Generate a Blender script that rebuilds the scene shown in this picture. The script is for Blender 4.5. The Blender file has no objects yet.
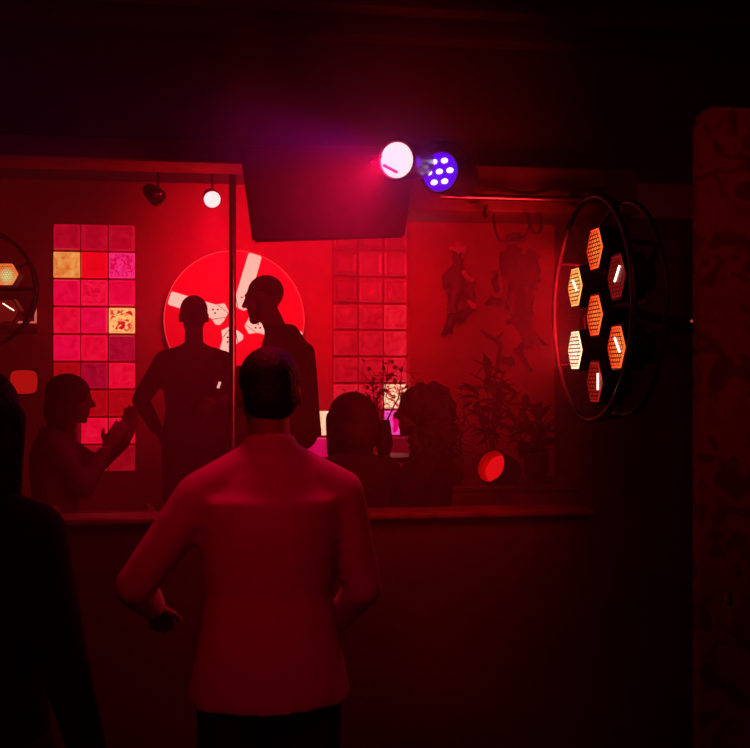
import bpy, bmesh, math, random
from mathutils import Vector, Matrix, Euler
random.seed(7)
sc = bpy.context.scene
col = sc.collection
R = math.radians

# ---------------------------------------------------------------- camera, world, lights
YAW = R(8)
CAMZ = 1.66
F = 1000.0
cd = bpy.data.cameras.new('camera'); cam = bpy.data.objects.new('camera', cd); col.objects.link(cam)
cd.sensor_width = 36; cd.lens = 36*F/750.0
cam.location = (0, 0, CAMZ); cam.rotation_euler = (R(90), 0, -YAW)
sc.camera = cam
def at(px, py, Y):
    """point of the room (room Y) seen at a pixel of the photograph"""
    u = (px-375)/F; v = (374-py)/F
    dx = u*math.cos(YAW)+math.sin(YAW); dy = -u*math.sin(YAW)+math.cos(YAW)
    k = Y/dy
    return Vector((dx*k, Y, CAMZ+v*k))
def ppm(px, Y):
    u = (px-375)/F
    return F*(-u*math.sin(YAW)+math.cos(YAW))/Y

sc.view_settings.view_transform = 'Standard'; sc.view_settings.look = 'None'
sc.view_settings.exposure = 0; sc.view_settings.gamma = 1
sc.view_settings.use_curve_mapping = False
sc.cycles.use_denoising = True
sc.cycles.max_bounces = 6; sc.cycles.volume_bounces = 1
sc.cycles.sample_clamp_indirect = 4
w = bpy.data.worlds.new('world'); sc.world = w; w.use_nodes = True
w.node_tree.nodes['Background'].inputs[0].default_value = (1, 0.0, 0.07, 1)
w.node_tree.nodes['Background'].inputs[1].default_value = 0.12

def light(name, kind, loc, energy, color, target=None, size=.1, spot=60, blend=.6, sy=None):
    l = bpy.data.lights.new(name, kind); l.energy = energy; l.color = color
    o = bpy.data.objects.new(name, l); col.objects.link(o); o.location = loc
    if kind == 'AREA':
        l.size = size
        if sy: l.shape = 'RECTANGLE'; l.size_y = sy
    else: l.shadow_soft_size = size
    if kind == 'SPOT': l.spot_size = R(spot); l.spot_blend = blend
    if target is not None:
        o.rotation_euler = (Vector(target)-Vector(loc)).to_track_quat('-Z', 'Y').to_euler()
    return o
YB = 7.4      # back wall
YF = 3.85     # front wall with the ledge
HEAD_P = at(404, 161, 3.24)
PAR_P = at(444, 173, 3.34)
SPOT_P = at(212, 199, 5.2)
# unseen red washes added behind the header to light the back wall
light('red_wash_centre', 'SPOT', (0.15, 5.6, 2.75), 230, (1, .0, .03), at(285, 275, YB), .15, 84, 1)
light('red_wash_right', 'SPOT', (1.0, 4.9, 2.7), 80, (1, .0, .02), at(425, 270, YB), .15, 72, 1)
light('red_wash_left', 'SPOT', (-1.3, 5.3, 2.6), 3, (1, .0, .02), at(60, 300, YB), .2, 80, 1)
# spot over the performers
light('spot_beam', 'SPOT', SPOT_P+Vector((.01, -.12, -.03)), 55, (1, .0, .05), at(195, 330, 4.9), .04, 75, .9)
light('spot_halo', 'POINT', SPOT_P+Vector((.01, -.10, -.04)), 1.2, (1, .0, .08), None, .04)
light('soffit_fill', 'SPOT', (at(228, 200, 4.15).x, 4.15, 2.1), 4, (1, .01, .02), (at(215, 165, 3.95).x, 3.97, 2.5), .05, 150, 1)  # added fill with no fixture, brightens the header underside
# moving head beam and LED par
light('moving_head_beam', 'SPOT', HEAD_P+Vector((-.075, -.085, -.02)), 22, (1, .0, .07), HEAD_P+Vector((-.22, .28, -.15)), .04, 105, 1)
light('moving_head_halo', 'POINT', HEAD_P+Vector((-.075, -.09, -.03)), .8, (1, .0, .25), None, .05)
light('moving_head_side_beam', 'SPOT', HEAD_P+Vector((-.075, -.085, .02)), 10, (.5, .0, 1), HEAD_P+Vector((-1, .2, .16)), .04, 42, 1)
light('par_beam', 'SPOT', PAR_P+Vector((-.03, -.14, 0)), 1.4, (.25, .02, 1), PAR_P+Vector((-.5, -.8, -.2)), .05, 110, 1)
# added red fills without fixtures, for the pale shirt and the pillar
light('shirt_red_fill', 'SPOT', (-.35, .9, 2.9), 38, (1, .0, .012), at(272, 450, 2.55), .2, 36, 1)
light('shirt_rim_fill', 'SPOT', (.02, 2.9, 2.85), 55, (1, .0, .05), at(270, 440, 2.55), .1, 50, 1)
light('pillar_red_fill', 'SPOT', (.6, 1.2, 2.8), 16, (1, .0, .02), at(735, 300, 3.0), .2, 50, 1)

# ---------------------------------------------------------------- materials
def lin(c):
    c = c/255.0
    return c/12.92 if c <= .04045 else ((c+.055)/1.055)**2.4
def rgb(r, g, b): return (lin(r), lin(g), lin(b), 1)
MATS = {}
def mat(name, color, rough=.7, metal=0, var=.25, scale=8, bump=0, bscale=60, emit=None, es=0, spec=.3):
    if name in MATS: return MATS[name]
    m = bpy.data.materials.new(name); m.use_nodes = True; MATS[name] = m
    nt = m.node_tree; N = nt.nodes; L = nt.links; b = N['Principled BSDF']
    b.inputs['Roughness'].default_value = rough; b.inputs['Metallic'].default_value = metal
    b.inputs['Specular IOR Level'].default_value = spec
    tc = N.new('ShaderNodeTexCoord')
    n = N.new('ShaderNodeTexNoise'); n.inputs['Scale'].default_value = scale; n.inputs['Detail'].default_value = 4
    L.new(tc.outputs['Object'], n.inputs['Vector'])
    r = N.new('ShaderNodeValToRGB'); L.new(n.outputs['Fac'], r.inputs[0])
    c = color
    r.color_ramp.elements[0].position = .3; r.color_ramp.elements[1].position = .7
    r.color_ramp.elements[0].color = (c[0]*(1-var), c[1]*(1-var), c[2]*(1-var), 1)
    r.color_ramp.elements[1].color = (min(1, c[0]*(1+var)), min(1, c[1]*(1+var)), min(1, c[2]*(1+var)), 1)
    L.new(r.outputs[0], b.inputs['Base Color'])
    if bump:
        n2 = N.new('ShaderNodeTexNoise'); n2.inputs['Scale'].default_value = bscale
        L.new(tc.outputs['Object'], n2.inputs['Vector'])
        bp = N.new('ShaderNodeBump'); bp.inputs['Strength'].default_value = bump; bp.inputs['Distance'].default_value = .01
        L.new(n2.outputs['Fac'], bp.inputs['Height']); L.new(bp.outputs[0], b.inputs['Normal'])
    if emit:
        b.inputs['Emission Color'].default_value = (*emit[:3], 1); b.inputs['Emission Strength'].default_value = es
    return m

def glass_block_mat(name, c1, c2, s1=1.0, mode='soft', scale=14):
    """backlit pressed glass: c1 base light, c2 the bright streaks"""
    if name in MATS: return MATS[name]
    m = bpy.data.materials.new(name); m.use_nodes = True; MATS[name] = m
    nt = m.node_tree; N = nt.nodes; L = nt.links; b = N['Principled BSDF']
    b.inputs['Roughness'].default_value = .25; b.inputs['Base Color'].default_value = (.25, .01, .02, 1)
    tc = N.new('ShaderNodeTexCoord'); oi = N.new('ShaderNodeObjectInfo')
    add = N.new('ShaderNodeVectorMath'); add.operation = 'ADD'
    mul = N.new('ShaderNodeMath'); mul.operation = 'MULTIPLY'; mul.inputs[1].default_value = 40
    L.new(oi.outputs['Random'], mul.inputs[0]); L.new(tc.outputs['Object'], add.inputs[0]); L.new(mul.outputs[0], add.inputs[1])
    n = N.new('ShaderNodeTexNoise'); n.inputs['Scale'].default_value = scale; n.inputs['Detail'].default_value = 3
    n.inputs['Distortion'].default_value = 2.2 if mode != 'soft' else .8
    L.new(add.outputs[0], n.inputs['Vector'])
    r = N.new('ShaderNodeValToRGB'); L.new(n.outputs['Fac'], r.inputs[0])
    e = r.color_ramp.elements
    if mode == 'soft':
        e[0].position = .35; e[1].position = .75; e[0].color = c1; e[1].color = c2
    elif mode == 'cut':
        r.color_ramp.interpolation = 'LINEAR'
        e[0].position = .46; e[1].position = .53; e[0].color = c1; e[1].color = c2
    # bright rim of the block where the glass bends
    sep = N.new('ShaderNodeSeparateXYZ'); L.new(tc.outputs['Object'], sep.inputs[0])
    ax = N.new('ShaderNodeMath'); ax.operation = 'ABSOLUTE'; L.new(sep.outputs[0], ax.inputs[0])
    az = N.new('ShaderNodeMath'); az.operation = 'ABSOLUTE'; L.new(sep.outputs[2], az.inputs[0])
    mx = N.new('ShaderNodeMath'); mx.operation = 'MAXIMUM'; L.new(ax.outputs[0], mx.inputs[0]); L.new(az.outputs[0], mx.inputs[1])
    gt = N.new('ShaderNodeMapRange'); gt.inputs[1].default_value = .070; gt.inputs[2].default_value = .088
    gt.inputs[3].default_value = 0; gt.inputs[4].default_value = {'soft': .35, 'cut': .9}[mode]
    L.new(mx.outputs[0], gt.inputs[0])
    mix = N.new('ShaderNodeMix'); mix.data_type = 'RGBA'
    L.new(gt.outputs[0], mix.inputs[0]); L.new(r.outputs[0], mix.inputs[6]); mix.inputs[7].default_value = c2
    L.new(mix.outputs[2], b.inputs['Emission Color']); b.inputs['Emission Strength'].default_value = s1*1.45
    bp = N.new('ShaderNodeBump'); bp.inputs['Strength'].default_value = .5; bp.inputs['Distance'].default_value = .02
    L.new(n.outputs['Fac'], bp.inputs['Height']); L.new(bp.outputs[0], b.inputs['Normal'])
    return m
def glow(name, c, s): return mat(name, (c[0]*.3, c[1]*.3, c[2]*.3), rough=.4, emit=c, es=s, var=.05)

M_black = mat('black_paint', (.012, .010, .010), .55)
M_metal = mat('black_metal', (.03, .025, .025), .35, .6)
M_steel = mat('worn_steel', (.35, .3, .3), .3, 1)
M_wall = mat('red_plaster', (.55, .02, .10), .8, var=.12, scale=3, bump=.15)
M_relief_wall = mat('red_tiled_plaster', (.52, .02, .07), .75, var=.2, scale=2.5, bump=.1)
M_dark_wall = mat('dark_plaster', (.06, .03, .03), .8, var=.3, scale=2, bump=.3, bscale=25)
M_ceil = mat('dark_ceiling', (.05, .03, .032), .8, var=.4, scale=1.5)
M_wood = mat('dark_varnished_wood', (.13, .05, .04), .4, var=.35, scale=10)
M_floor = mat('dark_floor_boards', (.02, .012, .012), .5, var=.3, scale=4)

# ---------------------------------------------------------------- mesh helpers
def finish(bm, name, m, parent=None, loc=None, smooth=True, auto=None):
    me = bpy.data.meshes.new(name); bmesh.ops.recalc_face_normals(bm, faces=bm.faces); bm.to_mesh(me); bm.free()
    return link(me, name, m, parent, loc, smooth)
def link(me, name, m, parent=None, loc=None, smooth=True):
    if smooth:
        me.shade_smooth()
        try: me.set_sharp_from_angle(angle=R(40))
        except Exception: pass
    if m is not None:
        me.materials.clear(); me.materials.append(m)
    o = bpy.data.objects.new(name, me); col.objects.link(o)
    if parent: o.parent = parent
    if loc is not None: o.location = loc
    return o
def empty(name, label, cat, loc=(0, 0, 0), rot=(0, 0, 0), group=None):
    o = bpy.data.objects.new(name, None); col.objects.link(o); o.location = loc; o.rotation_euler = rot
    o.empty_display_size = .05
    return tag(o, label, cat, group)
def tag(o, label, cat, group=None, kind=None):
    o['label'] = label; o['category'] = cat
    if group: o['group'] = group
    if kind: o['kind'] = kind
    return o
def struct(o, label=None):
    o['kind'] = 'structure'
    if label: o['label'] = label
    return o
def box(bm, a, b, bevel=0, M=None):
    a = Vector(a); b = Vector(b)
    r = bmesh.ops.create_cube(bm, size=1)
    for v in r['verts']:
        v.co = Vector(((a.x+b.x)/2+v.co.x*(b.x-a.x), (a.y+b.y)/2+v.co.y*(b.y-a.y), (a.z+b.z)/2+v.co.z*(b.z-a.z)))
    vs = r['verts']
    if bevel:
        es = list({e for v in vs for e in v.link_edges})
        rr = bmesh.ops.bevel(bm, geom=es, offset=bevel, segments=2, affect='EDGES', profile=.5)
        vs = list({v for v in rr['verts']} | {v for v in vs if v.is_valid})
    if M is not None: bmesh.ops.transform(bm, matrix=M, verts=[v for v in vs if v.is_valid])
def tube(bm, pts, r, n=10, cap=True, flat=1.0, closed=False):
    """tapered round limb along points; r number or list"""
    pts = [Vector(p) for p in pts]
    rs = r if isinstance(r, (list, tuple)) else [r]*len(pts)
    rings = []
    prev = None
    for i, p in enumerate(pts):
        if closed: t = pts[(i+1) % len(pts)]-pts[i-1]
        else: t = pts[min(i+1, len(pts)-1)]-pts[max(i-1, 0)]
        t.normalize()
        if prev is None:
            a = t.orthogonal().normalized()
        else:
            a = (prev-t*prev.dot(t)).normalized()
        prev = a
        b = t.cross(a)
        rings.append([bm.verts.new(p+(a*math.cos(2*math.pi*k/n)+b*math.sin(2*math.pi*k/n)*flat)*rs[i]) for k in range(n)])
    m = len(rings)
    for i in range(m if closed else m-1):
        A = rings[i]; B = rings[(i+1) % m]
        for k in range(n): bm.faces.new((A[k], A[(k+1) % n], B[(k+1) % n], B[k]))
    if cap and not closed:
        bm.faces.new(rings[0][::-1]); bm.faces.new(rings[-1])
def ball(bm, c, r, seg=16, rot=None):
    r = r if isinstance(r, (tuple, list)) else (r, r, r)
    M = Matrix.Translation(Vector(c))
    if rot is not None: M = M @ rot.to_4x4()
    M = M @ Matrix.Diagonal((r[0], r[1], r[2], 1))
    bmesh.ops.create_uvsphere(bm, u_segments=seg, v_segments=max(6, seg*2//3), radius=1, matrix=M)
def capsule(bm, a, b, ra, rb, n=14):
    a = Vector(a); b = Vector(b); d = b-a; L = d.length
    if L < 1e-5: ball(bm, a, ra); return
    d.normalize(); pts = []; rs = []
    for k in range(5):
        t = -math.cos(math.pi/2*k/4.0)
        th = math.pi/2*(k/4.0)
        pts.append(a-d*ra*math.cos(th)*.999); rs.append(max(.001, ra*math.sin(th)))
    for k in range(5):
        th = math.pi/2*(k/4.0)
        pts.append(b+d*rb*math.sin(th)*.999); rs.append(max(.001, rb*math.cos(th)))
    tube(bm, pts, rs, n)
def chain(bm, pts, rs):
    for i in range(len(pts)-1): capsule(bm, pts[i], pts[i+1], rs[i], rs[i+1])
def extrude_poly(bm, pts, y0, y1, axis='y'):
    """polygon in xz pushed along y"""
    A = [bm.verts.new((p[0], y0, p[1])) for p in pts]; B = [bm.verts.new((p[0], y1, p[1])) for p in pts]
    n = len(pts)
    bm.faces.new(A); bm.faces.new(B[::-1])
    for i in range(n): bm.faces.new((A[i], B[i], B[(i+1) % n], A[(i+1) % n]))
def fuse(bm, voxel=.01, smooth=4):
    """fuse overlapping closed shapes into one continuous surface"""
    me = bpy.data.meshes.new('tmp'); bmesh.ops.recalc_face_normals(bm, faces=bm.faces); bm.to_mesh(me); bm.free()
    o = bpy.data.objects.new('tmp', me); col.objects.link(o)
    md = o.modifiers.new('r', 'REMESH'); md.mode = 'VOXEL'; md.voxel_size = voxel
    if smooth:
        s = o.modifiers.new('s', 'SMOOTH'); s.iterations = smooth; s.factor = .5
    dg = bpy.context.evaluated_depsgraph_get()
    out = bpy.data.meshes.new_from_object(o.evaluated_get(dg))
    bpy.data.objects.remove(o); bpy.data.meshes.remove(me)
    return out

# ---------------------------------------------------------------- structure
XL, XR = -4.2, 1.66
def sbox(name, a, b, m, bevel=0):
    bm = bmesh.new(); box(bm, a, b, bevel); return struct(finish(bm, name, m, smooth=bool(bevel)))
sbox('floor', (XL, -1, -.1), (3.4, YF+.15, 0), M_floor)
sbox('trim_1', (XL, YF+.15, -.1), (XR+.3, YB+.1, .35), M_floor)['label'] = 'raised floor behind the half wall'
sbox('wall_back', (XL, YB, .35), (1.0, YB+.12, 3.05), M_wall)
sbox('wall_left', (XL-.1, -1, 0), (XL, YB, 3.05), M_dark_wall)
# right section of the back wall stands forward
PX = at(410.5, 300, 7.16).x
XRI = 2.35
sbox('wall_alcove', (PX, 7.16, .35), (XRI, YB, 3.05), M_relief_wall)
sbox('wall_right', (XRI, YF+.15, .35), (XRI+.1, YB, 3.05), M_dark_wall)
# ceiling with joists
bm = bmesh.new(); box(bm, (XL, -1, 3.05), (3.4, YB, 3.15))
ceil_o = struct(finish(bm, 'ceiling', M_ceil, smooth=False))
for i, y in enumerate((3.72, 3.42, 2.9, 2.4)):
    sbox('trim_%d' % (10+i), (XL, y, 2.93), (3.4, y+.09, 3.05), M_ceil, .008)
# front wall: half wall, jamb and header
x_j = at(592, 400, YF).x
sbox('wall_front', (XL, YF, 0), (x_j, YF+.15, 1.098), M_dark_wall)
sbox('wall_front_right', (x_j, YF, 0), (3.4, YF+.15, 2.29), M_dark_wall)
z_h = at(120, 160, YF).z
x_s = at(408, 200, YF).x
z_r = at(500, 216, YF).z
sbox('wall_front_header', (XL, YF, z_h), (3.4, YF+.17, 3.05), M_ceil)
sbox('trim_2', (XL, YF-.035, z_h), (x_s, YF, z_h+.075), M_wood, .006)['label'] = 'moulding along the lower edge of the header'
sbox('trim_6', (XL, YF-.03, z_h-.008), (x_s, YF+.17, z_h), mat('lightened_soffit', (.55, .03, .04), .6))['label'] = 'soffit board under the header, colour lightened to look lit'  # board colour raised so the underside reads as lit
sbox('trim_3', (x_s, YF-.10, z_r), (x_j+.15, YF+.20, z_h), M_wood, .008)['label'] = 'lower beam over the right part of the opening'
# side pieces right of the opening
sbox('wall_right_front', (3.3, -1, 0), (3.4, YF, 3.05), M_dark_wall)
# ledge on the half wall
bm = bmesh.new(); box(bm, (XL, YF-.03, 1.098), (x_j, YF+.16, 1.120), .006)
struct(finish(bm, 'trim_4', M_wood))['label'] = 'varnished wooden ledge capping the half wall'

# mottled pillar at the right
M_pillar = mat('peeling_red_brown_paint', (.34, .05, .04), .8, var=.2, scale=7, bump=.5, bscale=18)
def mottle(m):
    nt = m.node_tree; N = nt.nodes; L = nt.links; b = N['Principled BSDF']
    tc = N.new('ShaderNodeTexCoord'); n = N.new('ShaderNodeTexNoise'); n.inputs['Scale'].default_value = 9
    n.inputs['Detail'].default_value = 8; n.inputs['Distortion'].default_value = 1.5; L.new(tc.outputs['Object'], n.inputs['Vector'])
    r = N.new('ShaderNodeValToRGB'); e = r.color_ramp.elements
    e[0].position = .40; e[0].color = (.15, .025, .02, 1); e[1].position = .5; e[1].color = (.34, .06, .05, 1)
    x = e.new(.7); x.color = (.22, .04, .03, 1)
    L.new(n.outputs['Fac'], r.inputs[0]); L.new(r.outputs[0], b.inputs['Base Color'])
mottle(M_pillar)
bm = bmesh.new()
pA = at(700, 300, 3.0).x; zt = at(720, 107, 3.0).z
extrude_poly(bm, [(pA, 0), (pA+.6, 0), (pA+.6, zt), (pA+.035, zt), (pA+.012, zt-.02), (pA, zt-.06)], 3.0, 3.05)
struct(finish(bm, 'trim_5', M_pillar, smooth=False), 'mottled peeling pillar at the right edge')

# ---------------------------------------------------------------- glass block windows
M_mortar = mat('dark_red_mortar', (.34, .015, .03), .8)
def block_mesh(s, d=.05):
    """pressed glass block: pillow edge and a dished face"""
    bm = bmesh.new(); h = s/2
    prof = [(0, 0), (-.6, .0), (-1, .12), (-1, .2)]
    rings = []
    for (inset, yy) in ((0, d), (0, .012), (.006, .003), (.014, 0), (.03, .006), (.06, .004)):
        a = h-inset; rings.append([bm.verts.new((sx*a, yy, sz*a)) for sx, sz in ((-1, -1), (1, -1), (1, 1), (-1, 1))])
    for A, B in zip(rings, rings[1:]):
        for k in range(4): bm.faces.new((A[k], A[(k+1) % 4], B[(k+1) % 4], B[k]))
    bm.faces.new(rings[-1]); bm.faces.new(rings[0][::-1])
    me = bpy.data.meshes.new('glass_block'); bmesh.ops.recalc_face_normals(bm, faces=bm.faces); bm.to_mesh(me); bm.free()
    return me
def G(tagname, c1, c2, s=1, mode='soft', scale=14): return glass_block_mat('glass_'+tagname, rgb(*c1), rgb(*c2), s, mode, scale)
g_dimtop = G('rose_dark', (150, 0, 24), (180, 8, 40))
g_amber = G('amber', (220, 95, 40), (240, 165, 85), .9, 'soft', 22)
g_red = G('red', (214, 0, 16), (228, 4, 26))
g_mag = G('magenta', (205, 0, 66), (236, 36, 112), .95, 'cut', 24)
g_crim = G('crimson', (205, 0, 44), (226, 8, 66))
g_crimc = G('crimson_cut', (212, 0, 38), (240, 16, 60), .9, 'cut', 22)
g_ambcut = G('amber_cut', (196, 6, 30), (248, 170, 100), 1.0, 'cut', 17)
g_plum = G('plum', (130, 0, 28), (165, 8, 44), 1, 'soft', 30)
g_brick = G('brick', (140, 0, 8), (165, 8, 14), 1, 'soft', 30)
g_pinkr = G('pinkred', (205, 0, 36), (226, 16, 52), 1, 'soft', 20)
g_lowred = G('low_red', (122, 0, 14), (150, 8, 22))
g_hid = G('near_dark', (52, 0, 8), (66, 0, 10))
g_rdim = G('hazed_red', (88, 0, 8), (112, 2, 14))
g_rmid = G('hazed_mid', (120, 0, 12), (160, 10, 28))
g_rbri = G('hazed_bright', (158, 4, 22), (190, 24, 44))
g_pale = G('pale_cut', (190, 30, 34), (252, 196, 160), 1.0, 'cut', 12)
g_pale2 = G('pale', (244, 170, 130), (253, 214, 190), 1.0, 'soft', 10)
g_mag2 = G('magenta_plain', (215, 0, 96), (240, 70, 180), .9, 'cut', 6)
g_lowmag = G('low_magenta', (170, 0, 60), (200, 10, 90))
def window(name, label, x0, z0, pitch_x, pitch_z, grid):
    r = empty(name, label, 'window', (x0, YB-.06, z0)); struct(r, label); del r['category']
    ncol = max(len(g) for g in grid); nrow = len(grid)
    bm = bmesh.new()
    # mortar bars around the blocks
    for row, g in enumerate(grid):
        for c, m in enumerate(g):
            if m is None: continue
            x = c*pitch_x; z = -row*pitch_z
            box(bm, (x-.001, .028, z-pitch_z-.001), (x+pitch_x+.001, .058, z+.001))
    finish(bm, 'mortar', M_mortar, r, smooth=False)
    me = block_mesh(1)
    for row, g in enumerate(grid):
        for c, m in enumerate(g):
            if m is None: continue
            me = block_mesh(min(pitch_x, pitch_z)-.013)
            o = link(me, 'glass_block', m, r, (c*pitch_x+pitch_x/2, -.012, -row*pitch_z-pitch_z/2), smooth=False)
            if m in (g_amber, g_ambcut): o['label'] = 'amber glass block'
            if m in (g_mag, g_mag2): o['label'] = 'magenta glass block'
            if m in (g_pale, g_pale2): o['label'] = 'pale glass block'
    return r
a = at(52.3, 222.5, YB-.07); b = at(135.3, 222.5, YB-.07); c = at(52.3, 473, YB-.07)
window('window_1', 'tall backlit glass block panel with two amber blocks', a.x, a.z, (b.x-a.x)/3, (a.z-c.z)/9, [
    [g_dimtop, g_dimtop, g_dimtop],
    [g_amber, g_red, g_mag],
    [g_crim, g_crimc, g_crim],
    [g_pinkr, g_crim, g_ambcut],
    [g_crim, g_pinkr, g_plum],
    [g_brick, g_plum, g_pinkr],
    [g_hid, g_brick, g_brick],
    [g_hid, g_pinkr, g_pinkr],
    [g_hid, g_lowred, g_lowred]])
a = at(307.5, 222.5, YB-.07); b = at(409, 222.5, YB-.07); c = at(333, 490, YB-.07)
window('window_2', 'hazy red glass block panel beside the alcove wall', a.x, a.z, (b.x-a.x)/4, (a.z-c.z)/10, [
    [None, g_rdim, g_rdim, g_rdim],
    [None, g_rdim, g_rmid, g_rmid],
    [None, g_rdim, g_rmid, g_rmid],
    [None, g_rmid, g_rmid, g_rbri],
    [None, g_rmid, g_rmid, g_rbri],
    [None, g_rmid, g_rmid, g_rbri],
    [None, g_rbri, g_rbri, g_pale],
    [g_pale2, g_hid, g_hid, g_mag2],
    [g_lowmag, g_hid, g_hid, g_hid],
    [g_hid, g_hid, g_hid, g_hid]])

# ---------------------------------------------------------------- light-box disc with white arms
C = at(234.7, 320, YB-.08); rad = 70/ppm(234, YB-.08)
disc = empty('light_box', 'large round red light box with four white arms on back wall', 'light box', (C.x, YB-.02, C.z))
def ring_pts(r, n=96, cx=0, cz=0): return [(cx+r*math.cos(2*math.pi*k/n), cz+r*math.sin(2*math.pi*k/n)) for k in range(n)]
bm = bmesh.new(); extrude_poly(bm, ring_pts(rad), -.06, 0); finish(bm, 'housing', mat('red_enamel', (.5, .01, .02), .5), disc)
bm = bmesh.new(); extrude_poly(bm, ring_pts(rad*.985), -.064, -.0601)
finish(bm, 'face', mat('backlit_red_acrylic', (.5, 0, .02), .5, var=.05, emit=rgb(205, 0, 20), es=.98), disc)
bm = bmesh.new(); tube(bm, [(p[0], -.062, p[1]) for p in ring_pts(rad*.99)], .0045, 6, closed=True)
finish(bm, 'rim', mat('pale_red_trim', (.8, .2, .2), .5, emit=rgb(225, 60, 60), es=.7), disc)
M_arm = glow('backlit_white_acrylic', rgb(238, 178, 164), 1.35)
M_line = mat('black_print', (.01, .005, .005), .6)
hx, hz = (236.7-234.7)/70*rad, (320-318.7)/70*rad
u = rad/70
for ang in (74, 163, 253, 343):
    A = Matrix.Rotation(R(-ang+90), 4, 'Y')
    Mx = Matrix.Translation((hx, -.068, hz)) @ A
    def piece(poly, name, m, y0=0, y1=.003):
        bm = bmesh.new(); extrude_poly(bm, [(p[0]*u, p[1]*u) for p in poly], y0, y1)
        bmesh.ops.transform(bm, matrix=Mx, verts=bm.verts)
        return finish(bm, name, m, disc, smooth=False)
    tip = 67.0 if ang != 163 else 69
    arm = piece([(-6.0, 11.5), (4.5, 9.5), (11, 16), (7.2, 24), (6.8, tip-1.5), (5.5, tip), (-5.5, tip), (-6.8, tip-1.5), (-7.2, 24), (-12, 18), (-11, 14)], 'arm', M_arm)
    bm = bmesh.new()
    for (p, q) in (((-1.5, 10), (-8, 23)), ((3, 10), (7.5, 22))):
        p = Vector((p[0]*u, -.001, p[1]*u)); q = Vector((q[0]*u, -.001, q[1]*u)); tube(bm, [p, q], .35*u, 5)
    for (p) in ((-1, 22), (3, 20.5), (1.8, 25)):
        ball(bm, (p[0]*u, -.001, p[1]*u), (1.0*u, .002, 1.0*u), 8)
    bmesh.ops.transform(bm, matrix=Mx, verts=bm.verts)
    finish(bm, 'arm_marking', M_line, arm)
bm = bmesh.new(); extrude_poly(bm, ring_pts(9.5*u, 32, hx, hz), -.072, -.064)
finish(bm, 'hub', mat('backlit_red_hub', (.4, 0, .02), .5, emit=rgb(190, 0, 18), es=1.1), disc)

# ---------------------------------------------------------------- pole
p = at(232.5, 300, 4.55)
pole = empty('steel_pole', 'slim vertical steel pole in front of the round light box', 'pole', (p.x, p.y, .35))
bm = bmesh.new(); tube(bm, [(0, 0, 0), (0, 0, 2.7)], .0165, 20); finish(bm, 'tube', M_steel, pole)
bm = bmesh.new(); tube(bm, [(0, 0, 0), (0, 0, .012), (0, 0, .03)], [.07, .07, .022], 24); finish(bm, 'base_flange', M_steel, pole)
bm = bmesh.new(); tube(bm, [(0, 0, 2.67), (0, 0, 2.69), (0, 0, 2.70)], [.022, .06, .06], 24); finish(bm, 'ceiling_flange', M_steel, pole)

# ---------------------------------------------------------------- hanging speaker / hood
YH = 3.5
tl = at(239, 146, YH); tr = at(418, 148, YH); br = at(405, 238, YH); bl = at(252.5, 243, YH)
hood = empty('hanging_speaker', 'wide black tapered speaker cabinet hanging under the header', 'speaker', ((tl.x+tr.x)/2, YH, bl.z))
o0 = hood.location
bm = bmesh.new()
Q = [(p.x-o0.x, p.z-o0.z) for p in (bl, br, tr, tl)]
A = [bm.verts.new((q[0], 0, q[1])) for q in Q]; B = [bm.verts.new((q[0]*(.88), .30, q[1]+(.09 if i < 2 else 0))) for i, q in enumerate(Q)]
bm.faces.new(A); bm.faces.new(B[::-1])
for i in range(4): bm.faces.new((A[i], B[i], B[(i+1) % 4], A[(i+1) % 4]))
bmesh.ops.bevel(bm, geom=bm.edges[:], offset=.008, segments=2, affect='EDGES')
M_cab = mat('textured_black_cabinet', (.014, .01, .011), .6, bump=.3, bscale=300)
finish(bm, 'cabinet', M_cab, hood)
bm = bmesh.new(); gq = [(q[0]*.95, Q[0][1]+(q[1]-Q[0][1])*.92+.012) for q in Q]; extrude_poly(bm, gq, -.008, .0)
finish(bm, 'grille', mat('black_grille_cloth', (.016, .010, .012), .7, bump=.5, bscale=500), hood, smooth=False)
for s in (-.22, .22):
    bm = bmesh.new(); tube(bm, [(s, .25, Q[2][1]-.05), (s, .36, Q[2][1]-.02)], .008, 8); finish(bm, 'hanger_rod', M_metal, hood)

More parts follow.
